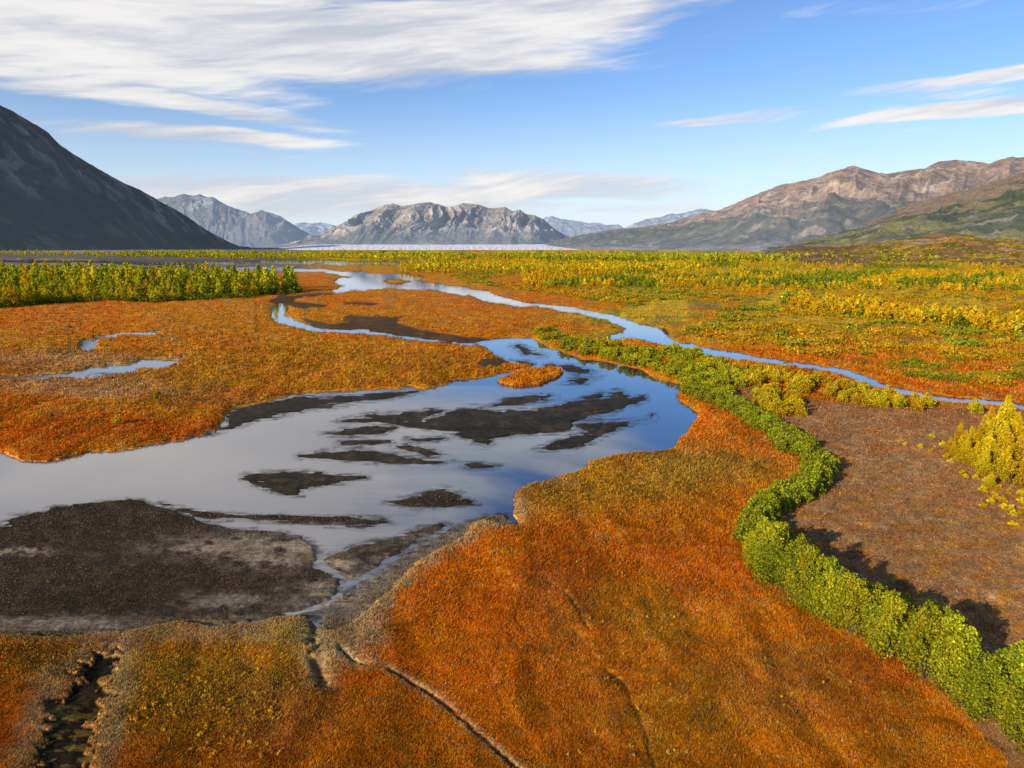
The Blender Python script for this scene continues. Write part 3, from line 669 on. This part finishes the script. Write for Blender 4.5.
def plain_label(k, l): return ("low %s shrub spread on the plain right of the channel" if l else "upright %s sapling standing on the plain right of the channel") % cn[k]
for i in order[:300]:
    k, l = int(K[i]), int(LOW[i])
    place(pl_t[(k, l)], "plain_shrub" if l else "plain_sapling", [(float(X[i]), float(Y[i]), RNG.uniform(.3, .8))], lambda a, b, L=plain_label(k, l): L, "shrub", "%s %s on the right plain" % (cn[k], "shrubs" if l else "saplings"), zf, False)
for k in range(4):
    for l in (0, 1):
        it = [(float(X[i]), float(Y[i]), RNG.uniform(.35, .95) * min(1.6, 1 + Y[i] / 3000), .2) for i in order[300:] if K[i] == k and LOW[i] == l]
        if it: merge(it, "far_scrub" if l else "far_saplings", "%s %s massed across the far right plain" % (cn[k], "scrub" if l else "saplings"), "scrub", pm_t[(k, l)])
# --- far belts of trees across the valley
def belt(us, v0f, n, pal, name, label, hgt=7):
    u = RNG.uniform(us[0], us[1], n); v = v0f(u) + RNG.normal(0, .7, n); v = np.maximum(v, 251)
    W, B, V = water_fields(u, v); k = W < -1.5; u = u[k]; v = v[k]
    X, Y = ground_at(u, v)
    merge([(float(a), float(b), RNG.uniform(.7, 1.3), .2) for a, b in zip(X, Y)], name, label, "trees", [tmp_spire(26, hgt * .8, hgt, pal, hgt * .22, .5) for i in range(3)])
belt((-100, 460), lambda u: np.interp(u, [-100,0,200,300,460], [253,254,257,258,260]) + RNG.normal(0, .8, len(u)), 1300, G2 + Y1, "distant_trees", "distant belt of green and yellow trees below the left mountain", 6.5)
belt((120, 1150), lambda u: np.interp(u, [120,300,420,600,800,1150], [256,257,258,260,262.5,264]), 2400, G1 + G2, "distant_woods", "distant dark green wood edge crossing the whole valley", 8)
belt((250, 560), lambda u: 261 + 3 * fbm(u / 30, u * 0, 2, 3), 500, Y1 + G2, "channel_scrub", "yellow scrub on the strip between the two far channels", 3)
belt((400, 700), lambda u: 264 + 10 * RNG.random(len(u)), 900, Y1 + G2 + O1, "valley_scrub", "yellow and orange scrub beyond the upper river", 4)

# ------------------------------------------------------------------ mountains
HZ_C = np.array([.42, .55, .74])
def mountain(name, crest, foot, backw, pal, amp, freq, hz, nu=620, nv=170, prof=1.15, seed=0, mat=None, rough=.06, gul=12.0, gam=.22):
    """crest: (image pixel u, v, distance); foot(u)-> (dx, distance) of the front foot"""
    cu = np.array([c[0] for c in crest], float)
    us = np.linspace(cu.min(), cu.max(), nu)
    cv = np.interp(us, cu, [c[1] for c in crest]); cd = np.interp(us, cu, [c[2] for c in crest])
    cx, cy, cz = at_depth(us, cv, cd)
    fx, fy = foot(us, cx, cy, cz)
    vf = np.linspace(0, 1, nv); vb = np.linspace(1, 0, 30)[1:]
    Vt = np.concatenate([vf, vb]); back = np.concatenate([np.zeros(nv), np.ones(29)])
    T, Uu = np.meshgrid(Vt, us, indexing='ij'); Bk = np.broadcast_to(back[:, None], T.shape)
    CX, CY, CZ = [np.broadcast_to(a[None], T.shape) for a in (cx, cy, cz)]
    FX, FY = [np.broadcast_to(a[None], T.shape) for a in (fx, fy)]
    X = np.where(Bk > 0, CX + (CX - FX) * (1 - T) * backw, FX + (CX - FX) * T)
    Y = np.where(Bk > 0, CY + (CY - FY) * (1 - T) * backw, FY + (CY - FY) * T)
    s = 1.0 / freq
    wx = (fbm(X * s * .7, Y * s * .7, 3, seed + 1) - .5) * freq * .9; wy = (fbm(X * s * .7, Y * s * .7, 3, seed + 2) - .5) * freq * .9
    rd = ridged((X + wx) * s, (Y + wy) * s * .55, 6, seed + 3)
    env = np.sin(np.clip(T, 0, 1) ** .7 * math.pi) ** .9 * .9 + .02
    Z = CZ * T ** prof + (rd - .42) * amp * env * np.clip(CZ / cz.max() * 1.4, .15, 1)
    Z += (fbm(X * s * 9, Y * s * 9, 4, seed + 9) - .5) * amp * rough * np.clip(T * 3, 0, 1) * (1 - .6 * T) * 1.6
    Z += (ridged(X * s * 4, Y * s * 4, 3, seed + 5) - .4) * amp * rough * np.clip(T * 2, 0, 1) * (1 - .5 * T)
    Uw = Uu + (fbm(Uu / 24, T * 3, 3, seed + 21) - .5) * 22
    gl = ridged(Uw / gul, T * 1.3 + 3, 4, seed + 23)
    Z += (gl - .42) * amp * gam * np.sin(np.clip(T, 0, 1) ** 1.5 * math.pi) ** .9 * np.clip(CZ / cz.max() * 1.6, .1, 1)
    rd = .5 * rd + .5 * gl
    Z = np.where(T <= 0.001, -15, Z)
    col = pal(X, Y, Z, T, rd, Uu)
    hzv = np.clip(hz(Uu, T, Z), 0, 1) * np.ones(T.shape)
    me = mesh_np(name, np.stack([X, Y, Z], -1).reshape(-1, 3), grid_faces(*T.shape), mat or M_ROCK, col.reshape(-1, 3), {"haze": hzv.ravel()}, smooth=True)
    tag(link(name, me), kind="structure")
full = lambda c, T: np.broadcast_to(np.array(c, float), T.shape + (3,))
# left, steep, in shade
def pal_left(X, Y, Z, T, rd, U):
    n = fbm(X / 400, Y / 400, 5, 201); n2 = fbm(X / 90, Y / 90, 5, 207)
    c = mix(full((.060,.048,.042), T), np.array([.20,.155,.125]), ss(.40, .70, rd + (n2 - .5) * .5) * ss(.15, .6, T))  # pale ridges, dark gullies: relief shading painted into the rock colour
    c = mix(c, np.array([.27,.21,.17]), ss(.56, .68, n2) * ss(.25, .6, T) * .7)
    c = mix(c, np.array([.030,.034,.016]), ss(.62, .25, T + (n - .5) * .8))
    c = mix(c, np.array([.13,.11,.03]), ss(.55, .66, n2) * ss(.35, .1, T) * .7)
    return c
left_crest = [(-700,-160,2300),(-500,-90,2600),(-300,-10,3100),(-150,45,3700),(-60,80,4100),(0,105,4500),(15,112,4600),(30,121,4700),(48,132,4850),(62,146,4950),(80,158,5100),(100,170,5250),(120,181,5400),(140,190,5600),(165,204,5900),(185,215,6200),(205,229,6600),(225,240,7100),(243,248,7600)]
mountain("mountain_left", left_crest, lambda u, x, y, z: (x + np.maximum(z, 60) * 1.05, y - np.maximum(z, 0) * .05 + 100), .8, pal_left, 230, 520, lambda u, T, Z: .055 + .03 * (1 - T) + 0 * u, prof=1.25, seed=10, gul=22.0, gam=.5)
def pal_grey(snow=0.0, warm=(.36,.31,.26), lowc=(.15,.15,.12)):
    def f(X, Y, Z, T, rd, U):
        n = fbm(X / 500, Y / 500, 5, 301); n2 = fbm(X / 160, Y / 160, 4, 311)
        c = mix(full(warm, T), np.array(warm) * [1.25, 1.2, 1.15], ss(.45, .65, n2)); c = mix(c, np.array(warm) * .62, ss(.5, .25, rd) * .5)
        c = mix(c, np.array(lowc), ss(.45, .15, T + (n - .5) * .5))
        if snow: c = mix(c, np.array([.8,.82,.86]), ss(.62, .8, T) * ss(.45, .6, n2) * snow)
        return c
    return f
mountain("mountain_back_left", [(120,215,11500),(150,201,11500),(165,197,11400),(175,196,11300),(185,193.5,11200),(192,195,11200),(200,195,11100),(215,199,11000),(235,209,10800),(250,213,10600),(262,210,10500),(272,213,10400),(285,219,10300),(300,229,10200),(315,238,10100),(328,248,10000)],
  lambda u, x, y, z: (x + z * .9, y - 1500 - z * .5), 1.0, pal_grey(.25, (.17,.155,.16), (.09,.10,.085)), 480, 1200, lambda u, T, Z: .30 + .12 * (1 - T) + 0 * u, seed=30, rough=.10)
mountain("snowy_mountain", [(260,236,17000),(280,229,17000),(295,224,17000),(305,221.5,17000),(312,223,17000),(322,222.5,17000),(335,226,17000),(350,236,17000),(365,246,17000)],
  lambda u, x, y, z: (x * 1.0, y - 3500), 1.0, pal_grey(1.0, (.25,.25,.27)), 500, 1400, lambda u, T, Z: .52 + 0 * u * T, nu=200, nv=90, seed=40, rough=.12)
cen = [(285,247,9400),(300,243,9300),(320,236,9200),(332,229,9150),(345,222,9100),(355,215,9050),(363,213,9000),(372,210,9000),(385,205,9000),(393,203,9000),(401,206,9000),(409,205,9000),(418,203,9000),(430,202,9000),(438,204,9000),(447,207,9000),(455,206,9000),(463,203,9000),(472,203.5,9000),(480,205,9000),(488,208,9000),(497,208,9000),(505,207,9000),(513,211,9000),(520,209.5,9000),(526,214,9050),(535,215,9100),(543,219,9150),(550,225,9200),(558,231,9300),(567,236,9400),(582,241,9500),(610,248,9600)]
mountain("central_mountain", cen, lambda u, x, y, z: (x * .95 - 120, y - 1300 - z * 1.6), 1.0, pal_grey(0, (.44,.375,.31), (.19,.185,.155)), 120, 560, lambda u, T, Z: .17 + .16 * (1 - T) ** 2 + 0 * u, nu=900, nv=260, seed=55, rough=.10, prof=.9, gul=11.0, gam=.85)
mountain("far_blue_range", [(520,232,20000),(535,222,20000),(545,218,20000),(552,215.5,20000),(560,219,20000),(575,221,20000),(588,223,20000),(597,222,20000),(607,225,20000),(618,224.5,20000),(626,230,20000),(640,240,20000),(650,248,20000)],
  lambda u, x, y, z: (x, y - 4000), 1.0, pal_grey(.5, (.26,.26,.28)), 500, 1500, lambda u, T, Z: .55 + 0 * u * T, nu=260, nv=90, seed=60, rough=.12)
mountain("far_blue_ridge", [(590,244,16000),(610,235,16000),(628,226,16000),(640,221,16000),(650,218.5,16000),(660,217,16000),(668,214.5,16000),(680,213.5,16000),(690,211,16000),(700,208.5,16000),(708,210,16000),(720,212,16000),(760,214,16000),(800,220,16000)],
  lambda u, x, y, z: (x, y - 3500), 1.0, pal_grey(.5, (.26,.26,.27)), 450, 1300, lambda u, T, Z: .50 + 0 * u * T, nu=260, nv=90, seed=70, rough=.12)
def pal_right(X, Y, Z, T, rd, U):
    n = fbm(X / 500, Y / 500, 5, 401); n2 = fbm(X / 150, Y / 150, 5, 411); n3 = fbm(X / 90, Y / 90, 4, 421)
    c = mix(full((.38,.245,.155), T), np.array([.48,.35,.24]), ss(.45, .62, n2))
    c = mix(c, np.array([.20,.15,.12]), ss(.5, .25, rd) * .6)
    c = mix(c, np.array([.55,.44,.33]), ss(.55, .68, n2) * ss(.45, .6, n) * .7)
    gs = .55 * ss(790, 620, U); hgreen = ss(.52 + gs, .28 + gs, T + (n - .5) * .55 + (n2 - .5) * .2)
    c = mix(c, mix(full((.070,.078,.040), T), np.array([.14,.125,.045]), ss(.45, .62, n3)), hgreen * .85)
    c = mix(c, np.array([.42,.32,.25]), ss(.54, .62, n3) * ss(.48, .56, n2) * ss(.45, .1, T) * .9)
    c = mix(c, np.array([.34,.29,.22]), ss(.14, .03, T + (n2 - .5) * .2) * .8)
    return c
rc = [(530,247,8200),(560,240.5,8100),(590,233,8000),(620,229,7900),(650,226,7800),(680,220,7600),(700,214,7450),(715,211,7400),(735,204.5,7300),(750,197,7200),(765,191,7150),(780,185,7100),(792,183,7050),(805,180.5,7000),(818,178,7000),(830,173,6900),(842,169,6850),(852,166.5,6800),(860,167,6800),(872,171,6750),(885,173,6700),(900,172,6650),(912,170,6600),(925,168,6550),(934,163,6500),(942,160.5,6500),(955,160,6450),(966,162,6400),(978,162.5,6400),(990,164,6350),(1000,160,6300),(1012,157.5,6300),(1024,156.5,6300),(1080,150,6200),(1160,146,6100),(1300,140,6000),(1500,150,5900),(1700,170,5800)]
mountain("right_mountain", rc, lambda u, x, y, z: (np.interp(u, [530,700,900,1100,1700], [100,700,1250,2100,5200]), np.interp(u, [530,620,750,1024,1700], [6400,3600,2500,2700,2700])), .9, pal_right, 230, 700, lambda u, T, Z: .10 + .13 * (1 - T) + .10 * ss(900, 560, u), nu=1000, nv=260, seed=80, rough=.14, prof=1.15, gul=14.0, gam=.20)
def pal_hill(X, Y, Z, T, rd, U):
    n = fbm(X / 160, Y / 160, 5, 501); n2 = fbm(X / 50, Y / 50, 5, 511); n3 = fbm(X / 260, Y / 90, 4, 521)
    c = mix(full((.075,.085,.022), T), np.array([.22,.19,.035]), ss(.48, .62, n)); c = mix(c, np.array([.045,.06,.02]), ss(.56, .68, n2) * .8)
    c = mix(c, np.array([.28,.18,.11]), ss(.68, .85, T + (n - .5) * .5) * .85)
    c = mix(c, np.array([.46,.33,.25]), ss(.49, .54, n3) * ss(.36, .22, T) * ss(.02, .08, T) * .95)
    c = mix(c, np.array([.38,.30,.22]), ss(.66, .72, n2) * .6)
    return c
mountain("right_hill", [(700,258,3300),(740,253,3400),(790,243,3500),(830,232,3550),(850,227,3550),(870,220,3550),(885,213,3550),(900,207,3550),(915,202,3550),(930,198,3500),(945,194.5,3500),(960,191,3500),(975,188,3450),(990,183,3450),(1005,179,3400),(1024,172,3400),(1100,150,3300),(1200,130,3200),(1350,110,3100),(1600,90,3000)],
  lambda u, x, y, z: (np.interp(u, [700,900,1600], [620,800,2900]), np.interp(u, [700,900,1600], [1900,1650,1500])), .9, pal_hill, 110, 330, lambda u, T, Z: .07 + .06 * (1 - T) + 0 * u, nu=800, nv=240, seed=90, rough=.12, gam=.2, mat=M_NEARROCK, prof=1.35)
def pal_knoll(X, Y, Z, T, rd, U):
    n = fbm(X / 40, Y / 40, 5, 601); n2 = fbm(X / 14, Y / 14, 4, 611)
    c = mix(full((.34,.17,.06), T), np.array([.46,.27,.03]), ss(.48, .60, n)); c = mix(c, np.array([.12,.13,.02]), ss(.52, .62, n2) * .8)
    c = mix(c, np.array([.42,.28,.20]), ss(.58, .64, fbm(X / 60, Y / 18, 4, 621)) * .8)
    return mix(c, np.array([.20,.11,.06]), ss(860, 800, U) * .7)
mountain("knoll", [(740,264.0,980),(760,258.0,990),(775,250.0,1000),(790,247.5,1000),(805,246.0,1010),(830,246.5,1010),(850,244.5,1010),(865,243.0,1010),(880,242.0,1010),(895,239.5,1000),(910,237.5,1000),(925,235.5,1000),(938,233.0,1000),(952,232.5,1000),(966,234.5,1000),(978,237.5,1000),(990,238.5,1000),(1005,238.0,1000),(1024,240.5,1000),(1080,237.5,1000),(1200,233.5,950),(1400,235.5,900)],
  lambda u, x, y, z: (x * .8, y - 320), 1.0, pal_knoll, 9, 60, lambda u, T, Z: .01 + 0 * u * T, nu=500, nv=120, seed=95, rough=.12, mat=M_NEARROCK, prof=.9)
# shrubs on the knoll flank
kn = []
for i in range(2600):
    u = RNG.uniform(770, 1150); D = RNG.uniform(700, 960); x = (u - 512) / F * D
    if fbm(np.array([x / 40]), np.array([D / 30]), 3, 777)[0] < .50: continue
    kn.append((x, D, i))
dg = bpy.context.evaluated_depsgraph_get(); kob = bpy.data.objects["knoll"]
bpy.context.view_layer.update()
items = []
from mathutils import Vector
for x, D, i in kn:
    ok, loc, nn, idx = kob.ray_cast(Vector((x, D, 200)), Vector((0, 0, -1)))
    if ok and loc.z > -1: items.append((x, D, RNG.uniform(.25, .7), max(loc.z - .3, 0)))
merge(items, "knoll_scrub", "yellow and green scrub growing over the low knoll at right", "scrub", [tmp_bush(40, 5, 3.2, p, 1.2) for p in (G1, L1, L2, D1 + G1, Y1)])

# ------------------------------------------------------------------ glacier
def glacier():
    m, t = mat_new("glacier_ice")
    P = t.n('ShaderNodeNewGeometry').outputs['Position']
    n = t.n('ShaderNodeTexNoise', {'Vector': P, 'Scale': .012, 'Detail': 7.0, 'Roughness': .7})
    c = t.mixc(t.ramp(n.outputs[0], .35, .65), (.84, .83, .82, 1), (.97, .95, .92, 1))
    t.n('ShaderNodeOutputMaterial', {0: t.n('ShaderNodeBsdfDiffuse', {0: c}).outputs[0]})
    us = np.linspace(270, 600, 400); vs = np.linspace(0, 1, 40); T, U = np.meshgrid(vs, us, indexing='ij')
    D = 3400 + T * 4400
    top = 3 + 40 * T ** .9
    z = (top + (ridged(U / 3, T * 14, 4, 900) - .4) * 5) * ss(0, .06, T) * ss(275, 330, U) * ss(600, 540, U) - 2
    X = (U - 512) / F * D
    me = mesh_np("glacier", np.stack([X, D, z], -1).reshape(-1, 3), grid_faces(*T.shape), m, smooth=False)
    tag(link("glacier", me), kind="structure")
glacier()

# ------------------------------------------------------------------ sky, clouds, sun
SUN_EL = 20.0; to_sun = (-.72, -.69)
sun_d = bpy.data.lights.new("sun", 'SUN'); sun = bpy.data.objects.new("sun", sun_d); C.objects.link(sun)
sun_d.energy = 5.0; sun_d.angle = R(.5); sun_d.color = (1.0, .86, .65)
v3 = Vector((to_sun[0] * math.cos(R(SUN_EL)), to_sun[1] * math.cos(R(SUN_EL)), math.sin(R(SUN_EL))))
sun.rotation_euler = v3.to_track_quat('Z', 'Y').to_euler(); sun.location = (-50, -50, 60)
w = bpy.data.worlds.new("World"); bpy.context.scene.world = w; w.use_nodes = True
t = NT(w.node_tree)
sky = t.n('ShaderNodeTexSky', sky_type='NISHITA'); sky.sun_disc = False; sky.sun_elevation = R(SUN_EL)
sky.sun_rotation = math.atan2(to_sun[0], to_sun[1]); sky.air_density = 1.0; sky.dust_density = .2; sky.ozone_density = 2.6; sky.altitude = 300
g = t.n('ShaderNodeTexCoord').outputs['Generated']
sx = t.n('ShaderNodeSeparateXYZ', {0: g}); x_, y_, z_ = sx.outputs
az = t.m('ARCTAN2', x_, y_); el = t.m('ARCSINE', z_)
def px_ang(u, v):
    d = Vector(((u - 512) / F, CP + (384 - v) / F * SP, -SP + (384 - v) / F * CP)).normalized()
    return math.atan2(d.x, d.y), math.asin(d.z)
cv = t.n('ShaderNodeCombineXYZ', {0: t.m('MULTIPLY', az, 2.0), 1: t.m('MULTIPLY', el, 7.0)})
wn = t.n('ShaderNodeTexNoise', {'Vector': cv.outputs[0], 'Scale': 1.3, 'Detail': 3.0})
ws = t.n('ShaderNodeSeparateColor', {0: wn.outputs[1]})
az2 = t.m('ADD', az, t.m('MULTIPLY_ADD', ws.outputs[0], .16, -.08)); el2 = t.m('ADD', el, t.m('MULTIPLY_ADD', ws.outputs[1], .05, -.025))
# fibres: fine streaks along a slight tilt
fib = []
for tilt, sa, se, dt in ((-.06, 3.0, 26.0, 8.0), (-.16, 8.0, 85.0, 7.0)):
    a_ = t.m('ADD', az2, t.m('MULTIPLY', el2, -tilt)); e_ = t.m('ADD', el2, t.m('MULTIPLY', az2, tilt))
    vv = t.n('ShaderNodeCombineXYZ', {0: t.m('MULTIPLY', a_, sa), 1: t.m('MULTIPLY', e_, se), 2: tilt * 10})
    fib.append(t.n('ShaderNodeTexNoise', {'Vector': vv.outputs[0], 'Scale': 1.0, 'Detail': dt, 'Roughness': .58}).outputs[0])
fibre = t.m('ADD', t.m('MULTIPLY', fib[0], .70), t.m('MULTIPLY', fib[1], .30))
CL = [ # u v ru rv tilt weight
 (180,20,390,40,.05,1.4),(470,22,190,34,-.10,1.2),(560,30,120,14,-.12,.8),(330,62,140,18,-.03,.75),(620,14,90,10,-.10,.65),(60,55,220,26,.05,.9),
 (130,97,190,11,.09,.95),(20,85,120,12,.06,.9),(190,138,130,7,0,1.0),(240,160,110,5,.02,.35),(200,100,110,7,.14,.6),
 (300,198,240,17,0,1.0),(560,188,130,12,0,.95),(230,186,140,9,0,.95),(500,175,60,5,0,.75),(430,205,180,12,0,.8),(560,205,140,10,0,.7),
 (712,118,60,5,-.05,.8),(965,110,130,8,-.03,1.1),(915,86,90,8,-.06,.7),(1000,71,120,7,-.07,.85),(895,98,90,5,.02,.5),(800,116,70,4,0,.5),
 (860,2,140,9,.04,.2),(1000,148,60,3,0,.3),(780,162,90,4,0,.2),
 (60,-120,430,120,.0,1.35),(-150,-420,520,260,.0,1.3),(600,-120,120,30,-.1,.45),(400,-200,160,60,0,.8),(-350,40,260,70,0,.9)]
dens = None
for (u, v, ru, rv, ti, wt) in CL:
    a0, e0 = px_ang(u, v); a1 = abs(px_ang(u + ru, v)[0] - px_ang(u - ru, v)[0]) / 2; e1 = abs(px_ang(u, v - rv)[1] - px_ang(u, v + rv)[1]) / 2
    da = t.m('SUBTRACT', az2, a0); de = t.m('SUBTRACT', el2, e0)
    p = t.m('DIVIDE', t.m('ADD', da, t.m('MULTIPLY', de, -ti)), a1); q = t.m('DIVIDE', t.m('ADD', de, t.m('MULTIPLY', da, ti)), e1)
    r2 = t.m('ADD', t.m('MULTIPLY', p, p), t.m('MULTIPLY', q, q))
    gss = t.m('MULTIPLY', t.m('EXPONENT', t.m('MULTIPLY', t.m('MULTIPLY', r2, r2), -.35)), wt)
    dens = gss if dens is None else t.m('MAXIMUM', dens, gss)
cloud = t.m('MULTIPLY', t.ramp(t.m('ADD', dens, t.m('MULTIPLY_ADD', fibre, 2.8, -1.4)), .25, 1.02), 1.0)
cloud = t.m('MULTIPLY', cloud, .93)
shade = t.ramp(fibre, .38, .62)
ccol = t.mixc(shade, (5.9, 6.1, 6.8, 1), (9.6, 9.3, 9.0, 1))
skc = t.n('ShaderNodeHueSaturation', {0: .5, 1: 1.12, 2: 1.0, 4: sky.outputs[0]}).outputs[0]
skc = t.mixc(1.0, skc, (1.42, 1.40, 1.62, 1), 'MULTIPLY')
skc = t.mixc(t.ramp(el, .22, -.02, 0.0, .80), skc, (7.3, 8.3, 9.4, 1))
out = t.mixc(cloud, skc, ccol)
bg = t.n('ShaderNodeBackground', {0: out, 1: .10}); t.n('ShaderNodeOutputWorld', {0: bg.outputs[0]})
sc = bpy.context.scene
sc.view_settings.view_transform = 'Standard'; sc.view_settings.look = 'None'; sc.view_settings.exposure = 0
